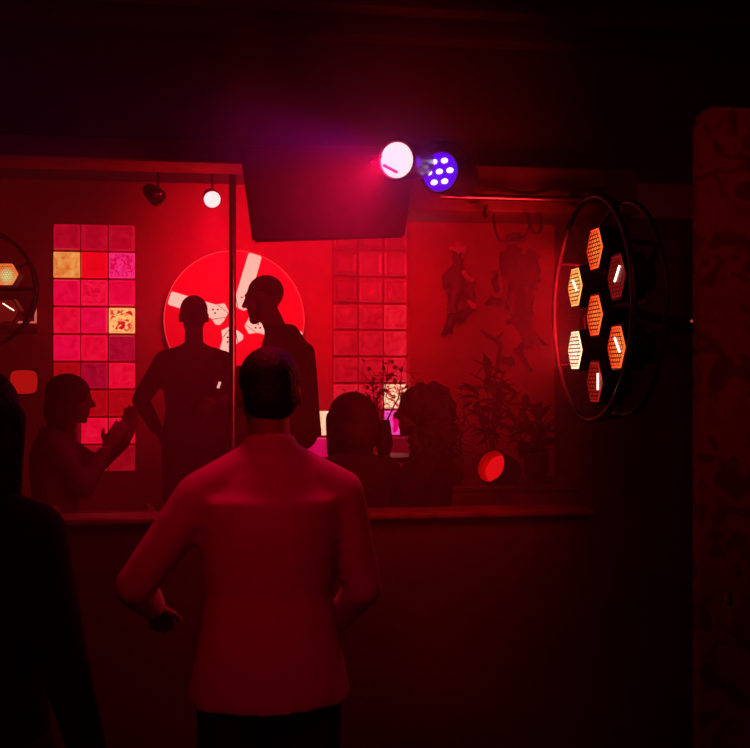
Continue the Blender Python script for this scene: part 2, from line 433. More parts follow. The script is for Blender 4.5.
# ---------------------------------------------------------------- stage lamps
def frame(loc, direction, up=(0, 0, 1)):
    """matrix with +Y pointing along direction"""
    q = Vector(direction).normalized().to_track_quat('Y', 'Z')
    return Matrix.Translation(Vector(loc)) @ q.to_matrix().to_4x4()
def part(parent, name, m, build, M=None, smooth=True):
    bm = bmesh.new(); build(bm)
    if M is not None: bmesh.ops.transform(bm, matrix=M, verts=bm.verts)
    return finish(bm, name, m, parent, smooth=smooth)
def moving_head():
    loc = HEAD_P
    t = empty('moving_head_lamp', 'moving head stage lamp glaring white and pink', 'stage lamp', (loc.x, loc.y, loc.z))
    d = Vector((-.52, -.80, -.14)).normalized()
    M = frame((0, 0, 0), d)
    part(t, 'head', M_metal, lambda bm: tube(bm, [(0, -.15, 0), (0, -.13, 0), (0, -.05, 0), (0, .03, 0), (0, .06, 0)], [.035, .055, .062, .066, .060], 28), M)
    part(t, 'bezel', M_metal, lambda bm: tube(bm, [(.062*math.cos(a), .06, .062*math.sin(a)) for a in [2*math.pi*k/32 for k in range(32)]], .005, 8, closed=True), M)
    ln = part(t, 'lens', glow('white_pink_glare', (1, .56, .62), 1.5), lambda bm: ball(bm, (0, .052, 0), (.060, .026, .060), 28), M)
    part(ln, 'louvre', glow('pink_slot', (.75, .02, .16), .8), lambda bm: box(bm, (-.025, .060, -.036), (.030, .080, -.027), .002, Matrix.Rotation(R(-30), 4, 'Y')), M)
    part(t, 'side_glass', glow('pink_side_glow', (.8, 0, .12), 1.0), lambda bm: ball(bm, (.030, .020, .008), (.042, .050, .050), 20), M)
    def yoke(bm):
        for s in (-1, 1): tube(bm, [(s*.072, 0, .005), (s*.078, .07, .01), (s*.05, .115, .015)], .009, 8)
        tube(bm, [(-.05, .115, .015), (.05, .115, .015)], .011, 8)
    part(t, 'yoke', M_metal, yoke, Matrix.Rotation(R(30), 4, 'Z'))
    part(t, 'base', M_metal, lambda bm: box(bm, (-.0, .10, -.02), (.10, .17, .07), .008))
    part(t, 'clamp', M_metal, lambda bm: tube(bm, [(.05, .16, .05), (.05, YF-.0-loc.y, .05)], .011, 8))
def par():
    loc = PAR_P
    t = empty('led_par_lamp', 'round violet LED par lamp with seven bright diodes', 'stage lamp', (loc.x, loc.y, loc.z))
    d = Vector((-.62, -.78, -.03)).normalized(); M = frame((0, 0, 0), d)
    part(t, 'can', M_metal, lambda bm: tube(bm, [(0, -.16, 0), (0, -.14, 0), (0, -.02, 0), (0, .03, 0)], [.05, .066, .072, .072], 30), M)
    ln = part(t, 'lens', glow('violet_lens', (.10, .0, .78), 1.0), lambda bm: tube(bm, [(0, .028, 0), (0, .033, 0)], [.066, .064], 30), M)
    pts = [(-.0, 0)]+[(.040*math.cos(R(60*k)), .040*math.sin(R(60*k))) for k in range(6)]
    for (x, z) in pts:
        part(ln, 'diode', glow('white_violet_diode', (.86, .7, 1), 3.0), lambda bm: ball(bm, (x, .036, z), (.0125, .006, .009), 14), M)
    part(t, 'bezel', M_metal, lambda bm: tube(bm, [(.07*math.cos(a), .03, .07*math.sin(a)) for a in [2*math.pi*k/32 for k in range(32)]], .005, 8, closed=True), M)
    part(t, 'bracket', M_metal, lambda bm: [tube(bm, [(-.08, 0, 0), (-.085, 0, .06), (-.04, 0, .105), (.04, 0, .105), (.085, 0, .06), (.08, 0, 0)], .006, 8), tube(bm, [(0, 0, .10), (0, .08, .13), (0, YF-.01-loc.y, .13)], .01, 8)])
moving_head(); par()
def small_spot(P, label, lit):
    t = empty('spot_lamp', label, 'stage lamp', (P.x, P.y, P.z))
    d = (Vector((0, 0, CAMZ))-P).normalized() if lit else Vector((.5, -.6, -.5)).normalized()
    if lit: d = (d+Vector((.12, 0, -.25))).normalized()
    M = frame((0, 0, 0), d)
    part(t, 'can', M_metal, lambda bm: tube(bm, [(0, -.10, 0), (0, -.09, 0), (0, -.03, 0), (0, .01, 0)], [.02, .034, .045, .047], 24), M)
    part(t, 'lens', glow('hot_pink_white', (1, .62, .62), 1.6) if lit else mat('dark_lens', (.05, .01, .01), .1, spec=.8), lambda bm: ball(bm, (0, .005, 0), (.044, .02, .044), 24), M)
    part(t, 'stem', M_metal, lambda bm: tube(bm, [(0, .05, .03), (0, .07, .07), (0, .07, 3.05-P.z)], .006, 8))
small_spot(SPOT_P, 'small round lit spot lamp glowing pinkish white above performers', True)
small_spot(at(157, 197, 5.2), 'small unlit dark spot lamp left of the glowing one', False)

# ---------------------------------------------------------------- ring lamps (seven hexagonal lamps in a hoop)
def hexpts(r): return [(r*math.cos(R(60*k)), r*math.sin(R(60*k))) for k in range(6)]
def honeycomb(bm, R0, cell, t, y0, y1):
    """perforated screen made of little hexagon rims"""
    dx = cell*math.sqrt(3); dy = cell*1.5
    n = int(R0/cell)+2
    for j in range(-n, n+1):
        for i in range(-n, n+1):
            x = i*dx+(dx/2 if j % 2 else 0); z = j*dy
            # inside flat-top hexagon
            ax, az = abs(x), abs(z)
            if az > R0*.866-cell*.55 or ax*.866+az*.5 > R0*.866-cell*.55: continue
            o = [(x+cell*math.sin(R(60*k)), z+cell*math.cos(R(60*k))) for k in range(6)]
            q = [(x+(cell-t)*math.sin(R(60*k)), z+(cell-t)*math.cos(R(60*k))) for k in range(6)]
            O = [bm.verts.new((p[0], y0, p[1])) for p in o]; Q_ = [bm.verts.new((p[0], y0, p[1])) for p in q]; QB = [bm.verts.new((p[0], y1, p[1])) for p in q]
            for k in range(6):
                k2 = (k+1) % 6
                bm.faces.new((O[k], O[k2], Q_[k2], Q_[k])); bm.faces.new((Q_[k], Q_[k2], QB[k2], QB[k]))
def lens_mat(name, edge, core, s, off=(0, 0), spread=.09):
    if name in MATS: return MATS[name]
    m = bpy.data.materials.new(name); m.use_nodes = True; MATS[name] = m
    N = m.node_tree.nodes; L = m.node_tree.links; b = N['Principled BSDF']
    b.inputs['Base Color'].default_value = (.3, .03, .01, 1)
    tc = N.new('ShaderNodeTexCoord'); ds = N.new('ShaderNodeVectorMath'); ds.operation = 'DISTANCE'
    ds.inputs[1].default_value = (off[0], 0, off[1]); L.new(tc.outputs['Object'], ds.inputs[0])
    mr = N.new('ShaderNodeMapRange'); mr.inputs[1].default_value = .01; mr.inputs[2].default_value = spread; L.new(ds.outputs['Value'], mr.inputs[0])
    r = N.new('ShaderNodeValToRGB'); r.color_ramp.elements[0].color = (*core, 1); r.color_ramp.elements[1].color = (*edge, 1)
    L.new(mr.outputs[0], r.inputs[0]); L.new(r.outputs[0], b.inputs['Emission Color']); b.inputs['Emission Strength'].default_value = s
    return m
L_hot = lens_mat('lens_hot', (1, .42, .16), (1, .85, .65), 2.6)
L_warm = lens_mat('lens_warm', (1, .20, .03), (1, .60, .18), 2.0)
L_orange = lens_mat('lens_orange', (.8, .012, .003), (1, .19, .03), 1.9, (.02, 0))
L_red = lens_mat('lens_red', (.32, .004, .003), (.6, .02, .01), .9)
L_dim = lens_mat('lens_dim', (.20, .004, .004), (.32, .01, .008), .8)
L_amb = lens_mat('lens_amber', (1, .16, .03), (1, .85, .35), 1.5, (.005, -.01), .06)
M_comb = mat('lamp_screen', (.05, .004, .003), .4, .3)
M_glint = glow('tube_glint_glow', (1, .66, .55), 3.0)
def ring_lamp(label, C, rotz, scale, lenses, glints):
    """built facing -Y locally"""
    t = empty('ring_lamp', label, 'lamp', C, (0, 0, rotz), 'hoop lamps with hexagonal lights'); t.scale = (scale,)*3
    part(t, 'front_hoop', M_metal, lambda bm: tube(bm, [(.372*math.cos(a), -.02, .372*math.sin(a)) for a in [2*math.pi*k/72 for k in range(72)]], .011, 10, closed=True))
    part(t, 'rear_hoop', M_metal, lambda bm: tube(bm, [(.355*math.cos(a), .09, .355*math.sin(a)) for a in [2*math.pi*k/72 for k in range(72)]], .009, 10, closed=True))
    for k in range(6):
        a = R(30+60*k)
        part(t, 'hoop_strut', M_metal, lambda bm: tube(bm, [(.372*math.cos(a), -.02, .372*math.sin(a)), (.355*math.cos(a), .09, .355*math.sin(a))], .007, 8))
    pos = [(0, 0)]+[(.222*math.sin(R(60*k)), .222*math.cos(R(60*k))) for k in range(6)]  # centre, then clockwise from the top
    for i, (x, z) in enumerate(pos):
        z -= .022
        h = part(t, 'lamp_housing', M_metal, lambda bm: [extrude_poly(bm, [(x+p[0], z+p[1]) for p in hexpts(.084)], .0, .07), extrude_poly(bm, [(x+p[0], z+p[1]) for p in hexpts(.05)], .07, .11)], smooth=False)
        bm = bmesh.new(); extrude_poly(bm, hexpts(.075), -.004, 0); ln = finish(bm, 'lens', lenses[i], h, (x, 0, z), smooth=False)
        bm = bmesh.new(); honeycomb(bm, .075, .0088, .0022, -.0056, -.0042); finish(bm, 'screen', M_comb, h, (x, 0, z), smooth=False)
        bm = bmesh.new(); hp = [(x+p[0], z+p[1]) for p in hexpts(.078)]
        tube(bm, [(p[0], -.001, p[1]) for p in hp], .0035, 6, closed=True); finish(bm, 'bezel', M_metal, h)
        if glints[i] is not None:
            (x0, z0, x1, z1) = glints[i]
            bm = bmesh.new(); tube(bm, [(x+x0, -.009, z+z0), (x+x1, -.009, z+z1)], .0034, 8); finish(bm, 'tube_glint', M_glint, h)  # glowing bar stands in for the lamp tube's reflection
    def bars(bm):
        tube(bm, [(-.37, .03, 0), (.37, .03, 0)], .011, 8)
        for k in (0, 1, 2):
            a = R(90+60*k); tube(bm, [(-.355*math.cos(a), .09, -.355*math.sin(a)), (.355*math.cos(a), .09, .355*math.sin(a))], .009, 8)
        for z in (.135, -.09): tube(bm, [(-.33, .05, z), (-.19, .05, z)], .009, 8)
    part(t, 'cross_bars', M_metal, bars)
    return t
RC = at(595.5, 309, 3.2)
# facing -X: rotate local -Y to -X
rl = ring_lamp('big hoop of seven glowing hexagonal lamps on the dark right wall', RC, R(-90), 1.0,
          [L_orange, L_orange, L_dim, L_orange, L_red, L_hot, L_warm],
          [None, None, (.00, -.015, .04, .03), (.0, .03, .04, -.015), (.045, .03, .045, -.025), None, (-.01, .025, .03, -.012)])
part(rl, 'wall_bracket', M_metal, lambda bm: tube(bm, [(0, .09, 0), (0, .3, -.05), (-.3, .5, -.05), (-.67, .5, -.05)], .016, 8))
RC2 = at(-25, 289, 6.4)
ring_lamp('hoop lamp with an amber hexagonal light at the left frame edge', RC2, R(-8), 1.0,
          [L_dim, L_dim, L_amb, L_dim, L_dim, L_dim, L_dim], [None, None, None, (-.02, .045, .05, -.0), None, None, None])
rp = at(-25, 289, 6.4)
bm = bmesh.new(); tube(bm, [(rp.x, 6.52, rp.z+.33), (rp.x, 6.52, 3.05)], .012, 8)
tag(finish(bm, 'drop_rod', M_metal), 'thin black ceiling rod carrying the left hoop lamp', 'rod')
light('hoop_glow', 'AREA', RC+Vector((-.06, .12, 0)), 17, (1, .01, .02), RC+Vector((-1, .9, -.1)), .4)

# purple and orange pilot lights on the dark right wall
for (px, py, Y, c, l) in ((645, 338, YF-.012, (.12, 0, .35), 'tiny violet pilot light right of the hoop lamp'), (692, 321, YF-.012, (.5, .05, .02), 'tiny orange pilot light beside the mottled pillar')):
    P = at(px, py, Y); t = empty('pilot_light', l, 'light', (P.x, YF, P.z))
    part(t, 'base', M_metal, lambda bm: box(bm, (-.02, -.008, -.02), (.02, 0, .02), .003))
    part(t, 'bulb', glow('pilot_%d' % px, c, 1), lambda bm: ball(bm, (0, -.01, 0), .006, 10))

# rounded red sign lamp on the left, and framed shelf
P = at(23, 382, 6.9)
t = empty('wall_lamp', 'rounded square dull red lamp at the far left', 'lamp', (P.x, YB, P.z))
part(t, 'mount', M_metal, lambda bm: tube(bm, [(0, 0, 0), (0, -.44, 0)], .02, 10))
part(t, 'back_plate', M_metal, lambda bm: box(bm, (-.094, -.46, -.088), (.094, -.42, .088), .02))
def pad(bm):
    pts = []
    for k in range(48):
        a = 2*math.pi*k/48; c_, s_ = math.cos(a), math.sin(a); n = 4.0
        r = .084/((abs(c_)**n+abs(s_)**n)**(1/n)); pts.append((r*c_, r*s_*.93))
    extrude_poly(bm, pts, -.49, -.46)
part(t, 'shade', glow('dull_red_shade', rgb(200, 18, 14), .85), pad)
a = at(-40, 285, YB-.06); b = at(36, 323, YB-.06); c_ = at(36, 338, YB-.06)
t = empty('wall_picture', 'framed box picture with bright strip behind left hoop lamp', 'picture', (a.x, YB, b.z))
W_, H_ = b.x-a.x, a.z-b.z
part(t, 'panel', mat('dark_red_panel', (.2, .01, .012), .6), lambda bm: box(bm, (0, -.03, -.08), (W_, 0, H_)), smooth=False)
part(t, 'bright_strip', glow('strip_glow', rgb(240, 110, 96), .9), lambda bm: [box(bm, (0, -.045, .0), (W_, -.031, .012)), box(bm, (W_-.014, -.045, .012), (W_, -.031, .14))], smooth=False)  # strip and print are given a glow of their own
part(t, 'figure_print', glow('print_glow', rgb(225, 70, 60), .7), lambda bm: [tube(bm, [(W_-.22, -.036, .03), (W_-.19, -.036, .09), (W_-.15, -.036, .05), (W_-.10, -.036, .11)], [.006, .018, .01, .006], 6), tube(bm, [(W_-.27, -.036, .03), (W_-.34, -.036, .04)], .008, 6)])

# ---------------------------------------------------------------- people
def hand(bm, wr, d, n, side=1, curl=.25, s=1.0):
    """palm and five fingers. d: direction of the fingers, n: palm normal, side: thumb side"""
    d = Vector(d).normalized(); n = Vector(n); n = (n-d*n.dot(d)).normalized(); x = d.cross(n)*side
    wr = Vector(wr)
    for k in range(4):
        off = (k-1.5)*.0205
        base = wr+d*.088*s+x*off*s
        capsule(bm, wr+d*.015+x*off*.6*s, base, .0145*s, .0125*s, 10)
        ln = (.062, .076, .080, .068)[3-k]*s if side else .07
        c = curl*(1+.15*k)
        p0 = base; dd = d.copy()
        for seg, l in enumerate((.45, .32, .26)):
            dd = (dd*math.cos(c*.7)+n*math.sin(c*.7)).normalized()
            p1 = p0+dd*ln*l; capsule(bm, p0, p1, (.0098-.0010*seg)*s, (.0092-.0012*seg)*s, 8); p0 = p1
    th = wr+d*.025*s+x*.022*s
    t1 = th+(d*.55+x*.7+n*.25).normalized()*.042*s; t2 = t1+(d*.85+x*.3+n*.25).normalized()*.032*s
    capsule(bm, th, t1, .014*s, .0115*s, 8); capsule(bm, t1, t2, .0115*s, .009*s, 8)
BASE = dict(pelvis=(0, 0, .95), waist=(0, .005, 1.10), chest=(0, 0, 1.30), neck=(0, -.015, 1.48), head=(0, .02, 1.635),
            shL=(-.165, -.01, 1.385), shR=(.165, -.01, 1.385), elL=(-.235, -.02, 1.13), elR=(.235, -.02, 1.13),
            wrL=(-.25, .06, .90), wrR=(.25, .06, .90), hipL=(-.09, 0, .92), hipR=(.09, 0, .92),
            knL=(-.10, .015, .50), knR=(.10, .015, .50), anL=(-.11, -.02, .09), anR=(.11, -.02, .09))
def seated(**kw):
    J = {k: Vector(v) for k, v in BASE.items()}
    for k in ('pelvis', 'waist', 'chest', 'neck', 'head', 'shL', 'shR', 'elL', 'elR', 'wrL', 'wrR', 'hipL', 'hipR'): J[k].z -= .40
    J['knL'] = Vector((-.12, .42, .52)); J['knR'] = Vector((.12, .42, .52))
    J['anL'] = Vector((-.12, .40, .09)); J['anR'] = Vector((.12, .40, .09))
    J.update({k: Vector(v) for k, v in kw.items()})
    for k in J:
        if k[:2] not in ('kn', 'an'): J[k].z -= .10
        elif k[:2] == 'kn': J[k].z -= .05
    return J
def standing(**kw):
    J = {k: Vector(v) for k, v in BASE.items()}; J.update({k: Vector(v) for k, v in kw.items()}); return J
def torso(bm, J, g=0.0, w=1.0, low=True):
    def v(a): return J[a]
    up = (v('neck')-v('pelvis')).normalized()
    def slab(p, hw, hd):
        return p, hw+g, hd+g
    st = [slab(v('pelvis')-up*.06, .155*w, .105), slab(v('pelvis')+up*.02, .160*w, .110), slab(v('waist'), .138*w, .098),
          slab(v('chest')-up*.05, .155*w, .108), slab(v('chest')+up*.05, .172*w, .112), slab((v('shL')+v('shR'))/2+up*.0, .150*w, .090), slab((v('shL')+v('shR'))/2+up*.055, .105*w, .070), slab((v('shL')+v('shR'))/2+up*.09, .062, .055)]
    rx = (v('shR')-v('shL')).normalized(); rings = []
    n = 24
    for p, hw, hd in st:
        f = rx.cross(up).normalized()*-1
        f = up.cross(rx).normalized()
        rings.append([bm.verts.new(p+rx*hw*math.cos(2*math.pi*k/n)+f*hd*math.sin(2*math.pi*k/n)) for k in range(n)])
    for A, B in zip(rings, rings[1:]):
        for k in range(n): bm.faces.new((A[k], A[(k+1) % n], B[(k+1) % n], B[k]))
    bm.faces.new(rings[0][::-1]); bm.faces.new(rings[-1])
def head(bm, H, rot, beard=False):
    def P(x, y, z): return H+rot @ Vector((x, y, z))
    ball(bm, P(0, -.018, .030), (.076, .093, .088), 24, rot)      # skull
    ball(bm, P(0, .026, -.015), (.062, .062, .088), 20, rot)     # face
    ball(bm, P(0, .036, -.078), (.040, .040, .032), 16, rot)     # jaw
    ball(bm, P(0, .066, -.092), (.021, .018, .018), 12, rot)     # chin
    capsule(bm, P(0, .078, .028), P(0, .104, -.014), .009, .013, 10)  # nose
    for s in (-1, 1):
        ball(bm, P(s*.009, .094, -.018), (.010, .012, .008), 8, rot)
        capsule(bm, P(s*.012, .080, .034), P(s*.046, .066, .034), .010, .009, 8)  # brow
        ball(bm, P(s*.030, .072, .014), (.0135, .012, .0115), 10, rot)           # eye
        ball(bm, P(s*.040, .052, -.022), (.022, .022, .022), 10, rot)            # cheek
        ball(bm, P(s*.078, -.006, .000), (.010, .020, .032), 12, rot)            # ear
    capsule(bm, P(-.018, .082, -.050), P(.018, .082, -.050), .0075, .0075, 8)    # lips
    capsule(bm, P(-.015, .081, -.062), P(.015, .081, -.062), .0080, .0080, 8)
def person(label, loc, rotz, J, s=1.0, head_rot=(0, 0, 0), skin=None, top=None, trousers=None, hairm=None, hair='short', sleeves='long',
           hands=None, w=1.0, beard=False, hood=False, hem=0.0, voxel=.0085):
    t = empty('person', label, 'person', loc, (0, 0, rotz)); t.scale = (s, s, s)
    rot = Euler(head_rot).to_matrix(); H = J['head']
    hands = hands or {}
    bm = bmesh.new()
    torso(bm, J, 0, w*.95)
    capsule(bm, J['neck']-Vector((0, 0, .04)), H+rot @ Vector((0, -.015, -.06)), .058, .052)
    head(bm, H, rot)
    for S, sd in (('L', -1), ('R', 1)):
        sh, el, wr = J['sh'+S], J['el'+S], J['wr'+S]
        chain(bm, [J['neck']-Vector((0, 0, .05)), sh, el], [.05, .050, .038]); chain(bm, [el, el.lerp(wr, .35), wr], [.038, .040, .026])
        d = (wr-el).normalized(); hd = hands.get(S, {})
        hand(bm, wr, hd.get('d', d), hd.get('n', Vector((-sd, 0, 0)) if abs(d.x) < .8 else Vector((0, 1, 0))), hd.get('side', sd), hd.get('curl', .35))
        chain(bm, [J['hip'+S], J['kn'+S], J['an'+S]], [.082, .052, .036])
        capsule(bm, J['an'+S]+Vector((0, -.02, -.035)), J['an'+S]+Vector((0, .13, -.055)), .032, .028)
    body = link(fuse(bm, voxel, 3), 'body', skin, t)
    # shirt
    bm = bmesh.new(); torso(bm, J, .016, w)
    up = (J['chest']-J['pelvis']).normalized()
    if hem:
        P0 = J['pelvis']
        for k in range(1): pass
        bmh = [(P0+Vector((0, 0, .16)), .150, .110), (P0+Vector((0, 0, -.04-hem)), .198, .148)]
        n = 24; rr = []
        for p, a_, b_ in bmh: rr.append([bm.verts.new(p+Vector((a_*w*math.cos(2*math.pi*k/n), b_*math.sin(2*math.pi*k/n), 0))) for k in range(n)])
        for k in range(n): bm.faces.new((rr[0][k], rr[0][(k+1) % n], rr[1][(k+1) % n], rr[1][k]))
        bm.faces.new(rr[0]); bm.faces.new(rr[1][::-1])
    for S in 'LR':
        sh, el, wr = J['sh'+S], J['el'+S], J['wr'+S]
        chain(bm, [J['neck']-Vector((0, .0, .045)), sh], [.062, .062])
        if sleeves == 'long': chain(bm, [sh, el, wr.lerp(el, .12)], [.063, .052, .040])
        elif sleeves == 'short': chain(bm, [sh, sh.lerp(el, .72)], [.066, .060])
    tube(bm, [J['neck']+Vector((0, .0, -.03)), J['neck']+Vector((0, .004, .012))], [.072, .064], 20)
    if hood: ball(bm, J['neck']+Vector((0, -.07, -.01)), (.11, .07, .06))
    link(fuse(bm, .012, 5), 'shirt' if not hood else 'jacket', top, t)
    # trousers
    bm = bmesh.new()
    ball(bm, J['pelvis']+Vector((0, 0, -.02)), (.160, .115, .10))
    for S in 'LR': chain(bm, [J['hip'+S], J['hip'+S].lerp(J['kn'+S], .5), J['kn'+S], J['an'+S]+Vector((0, 0, .03))], [.098, .088, .070, .058])
    link(fuse(bm, .014, 4), 'trousers', trousers, t)
    for S in 'LR':
        bm = bmesh.new(); A = J['an'+S]
        capsule(bm, A+Vector((0, -.03, -.045)), A+Vector((0, .15, -.052)), .043, .036); capsule(bm, A+Vector((0, 0, .0)), A+Vector((0, 0, -.04)), .044, .044)
        for v in bm.verts: v.co.z = max(v.co.z, A.z-.088)
        link(fuse(bm, .009, 2), 'shoe', M_black, t)
    # hair
    bm = bmesh.new()
    def P(x, y, z): return H+rot @ Vector((x, y, z))
    if hair == 'short':
        ball(bm, P(0, -.026, .042), (.080, .094, .086), 24, rot); ball(bm, P(0, -.045, .0), (.074, .070, .075), 20, rot)
        ball(bm, P(0, .03, .095), (.055, .05, .028), 16, rot)
        link(fuse(bm, .008, 3), 'hair', hairm, t)
    elif hair == 'cropped':
        ball(bm, P(0, -.021, .036), (.0775, .093, .0855), 24, rot); link(fuse(bm, .008, 3), 'hair', hairm, t)
    elif hair == 'bob':
        ball(bm, P(0, -.028, .038), (.104, .112, .098), 24, rot); ball(bm, P(0, -.05, -.045), (.108, .09, .11), 24, rot)
        for s_ in (-1, 1): capsule(bm, P(s_*.078, .0, .02), P(s_*.080, -.005, -.13), .036, .030)
        ball(bm, P(0, -.06, -.12), (.080, .055, .06), 20, rot)
        me = fuse(bm, .008, 4); link(me, 'hair', hairm, t)
    elif hair == 'long':
        ball(bm, P(0, -.028, .038), (.092, .106, .092), 24, rot); ball(bm, P(0, -.06, -.10), (.092, .065, .16), 24, rot)
        for s_ in (-1, 1): capsule(bm, P(s_*.078, -.01, .02), P(s_*.085, -.03, -.20), .035, .028)
        link(fuse(bm, .009, 3), 'hair', hairm, t)
    elif hair == 'curly':
        ball(bm, P(0, -.035, .035), (.11, .12, .105), 24, rot); ball(bm, P(0, -.07, -.08), (.115, .08, .12), 24, rot)
        rnd = random.Random(4)
        for k in range(170):
            a_ = rnd.uniform(0, 2*math.pi); zz = rnd.uniform(-.21, .135)
            rr_ = .130*math.sqrt(max(.12, 1-(max(0, zz-.02)/.12)**2))
            x, y = rr_*math.cos(a_), -.05+rr_*1.0*math.sin(a_)
            if y > .03 and zz < .07: continue
            ball(bm, P(x, y, zz), rnd.uniform(.013, .027), 8)
        link(fuse(bm, .007, 1), 'hair', hairm, t)
    if beard:
        bm = bmesh.new(); ball(bm, P(0, .045, -.075), (.046, .042, .036), 16, rot); ball(bm, P(0, .062, -.092), (.030, .026, .024), 14, rot)
        for s_ in (-1, 1): capsule(bm, P(s_*.06, .01, -.03), P(s_*.045, .04, -.08), .014, .018, 8)
        link(fuse(bm, .007, 2), 'beard', hairm, t)
    return t
SK = mat('warm_skin', (.42, .22, .17), .55, var=.08)
SKD = mat('deep_skin', (.12, .06, .045), .55, var=.08)
HB = mat('black_hair', (.010, .007, .007), .6, bump=.6, bscale=120)
HBR = mat('dark_brown_hair', (.022, .010, .008), .6, bump=.8, bscale=90)
FAB_B = mat('black_cotton', (.018, .012, .013), .9, bump=.3, bscale=200)
FAB_D = mat('charcoal_cotton', (.045, .025, .028), .9, bump=.3, bscale=200)
FAB_L = mat('pale_cotton_shirt', (.50, .40, .40), .9, var=.06, bump=.4, bscale=22)
FAB_R = mat('maroon_knit', (.16, .02, .025), .9, bump=.4, bscale=150)
FAB_P = mat('dark_denim', (.02, .016, .022), .9, bump=.3, bscale=200)
def foot(px, Y, z=0): p = at(px, 400, Y); return (p.x, Y, z)

# blurred audience member in the pale shirt, seen from behind
J = standing(elL=(-.335, .02, 1.13), wrL=(-.30, .22, 1.03), elR=(.245, .04, 1.10), wrR=(.20, .2, .98), shL=(-.175, .0, 1.355), shR=(.18, .0, 1.355), neck=(0, .01, 1.495), head=(.0, .07, 1.60))
person('person seen from behind in a pale shirt standing before the ledge', foot(270, 2.55), R(2), J, 1.0, (-.2, 0, .1), mat('tanned_skin', (.22, .11, .085), .55, var=.08), FAB_L, FAB_B, HB, 'short', 'long', w=1.05, hem=.07,
       hands={'L': {'n': (0, 0, -1)}, 'R': {'n': (0, 0, -1)}})
# dark onlooker cut by the left edge
person('dark silhouetted person cut off by the left frame edge', foot(-28, 2.15), R(-25), standing(head=(0, .03, 1.60)), .97, (0, 0, 0), SKD, FAB_B, FAB_B, HB, 'long', 'long')
# onlooker at the right edge
person('person in a maroon jacket mostly beyond the right frame edge', foot(826, 2.4), R(20), standing(elL=(-.33, -.04, 1.1), wrL=(-.16, .18, 1.05), head=(0, .03, 1.58)), .96, (0, 0, 0), SKD, FAB_R, FAB_B, HB, 'short', 'long', hood=True)
# two performers
J = standing(elL=(-.30, .05, 1.16), wrL=(-.21, .24, .98), elR=(.27, .05, 1.14), wrR=(.20, .28, 1.02), head=(0, .045, 1.635))
person('person with short hair seen from behind, left performer before the light box', foot(194, 5.85, .35), R(4), J, 1.0, (-.15, 0, 0), SKD, FAB_D, FAB_B, HB, 'short', 'long', w=1.05)
J = standing(pelvis=(0, -.06, .95), waist=(0, -.06, 1.1), chest=(0, -.03, 1.29), neck=(0, .03, 1.46), head=(0, .11, 1.60), shL=(-.165, .0, 1.375), shR=(.165, .0, 1.375),
             elL=(-.22, .06, 1.12), wrL=(-.14, .30, 1.06), elR=(.22, .08, 1.12), wrR=(.10, .32, 1.08))
pm = at(280, 300, 5.55)
person('bearded person in profile facing left, right performer before the light box', foot(284, 5.4, .35), R(72), J, 1.07, (-.18, 0, .05), SKD, FAB_D, FAB_B, HB, 'cropped', 'long', w=1.05, beard=True)
# seated clapping person, facing right
J = seated(neck=(0, .03, 1.06), head=(0, .085, 1.205), chest=(0, .0, .89), shL=(-.16, .0, .985), shR=(.16, .0, .985), elL=(-.18, .20, .86), wrL=(-.06, .355, 1.01), elR=(.18, .14, .78), wrR=(.06, .25, .96))
person('seated person in profile raising both hands beside the glass blocks', foot(55, 5.2, .42), R(-82), J, 1.0, (-.1, 0, -.1), SKD, FAB_D, FAB_B, HBR, 'bob', 'long',
       hands={'L': {'d': (.0, .12, 1), 'n': (1, 0, 0), 'curl': .12}, 'R': {'d': (0, .5, .85), 'n': (-1, 0, 0), 'curl': .2}}, voxel=.007)
# two women at the ledge
J = seated(wrL=(-.12, .34, .80), wrR=(.12, .34, .80), elL=(-.22, .14, .78), elR=(.22, .14, .78), head=(0, .03, 1.20), neck=(0, -.01, 1.06))
person('seated person with a dark bob haircut seen from behind at the ledge', foot(352, 4.31, .36), R(12), J, .99, (0, 0, .1), SKD, FAB_B, FAB_B, HB, 'bob', 'long',
       hands={'L': {'n': (0, 0, -1)}, 'R': {'n': (0, 0, -1)}})
J = seated(wrL=(-.10, .24, .78), wrR=(.14, .26, .74), elL=(-.22, .14, .78), elR=(.25, .12, .76), head=(0, .05, 1.21), neck=(0, .0, 1.06))
person('seated person with big curly hair facing left at the ledge', foot(427, 4.72, .36), R(75), J, 1.0, (0, 0, .1), SKD, FAB_B, FAB_B, HBR, 'curly', 'long',
       hands={'L': {'n': (0, 0, -1)}, 'R': {'n': (0, 0, -1)}})

# ---------------------------------------------------------------- seating and furniture in the booth
M_leather = mat('oxblood_leather', (.09, .008, .01), .35, var=.2, bump=.2, bscale=80)
def stool(px, Y, label, dx=0, dz=0, fy=.35):
    p = at(px, 400, Y)
    t = empty('stool', label, 'stool', (p.x+dx, Y, fy))
    h = .29+dz
    part(t, 'seat', M_leather, lambda bm: tube(bm, [(0, 0, h-.06), (0, 0, h-.05), (0, 0, h-.02), (0, 0, h-.005)], [.15, .17, .17, .15], 28))
    for k in range(4):
        a = R(45+90*k); part(t, 'leg', M_metal, lambda bm: tube(bm, [(.11*math.cos(a), .11*math.sin(a), h-.06), (.17*math.cos(a), .17*math.sin(a), 0)], .012, 8))
stool(352, 4.31, 'low round stool under the person with the bob')
stool(427, 4.72, 'low round stool under the curly haired person', dz=.015)
stool(55, 5.2, 'low round stool under the clapping person', dz=.07)
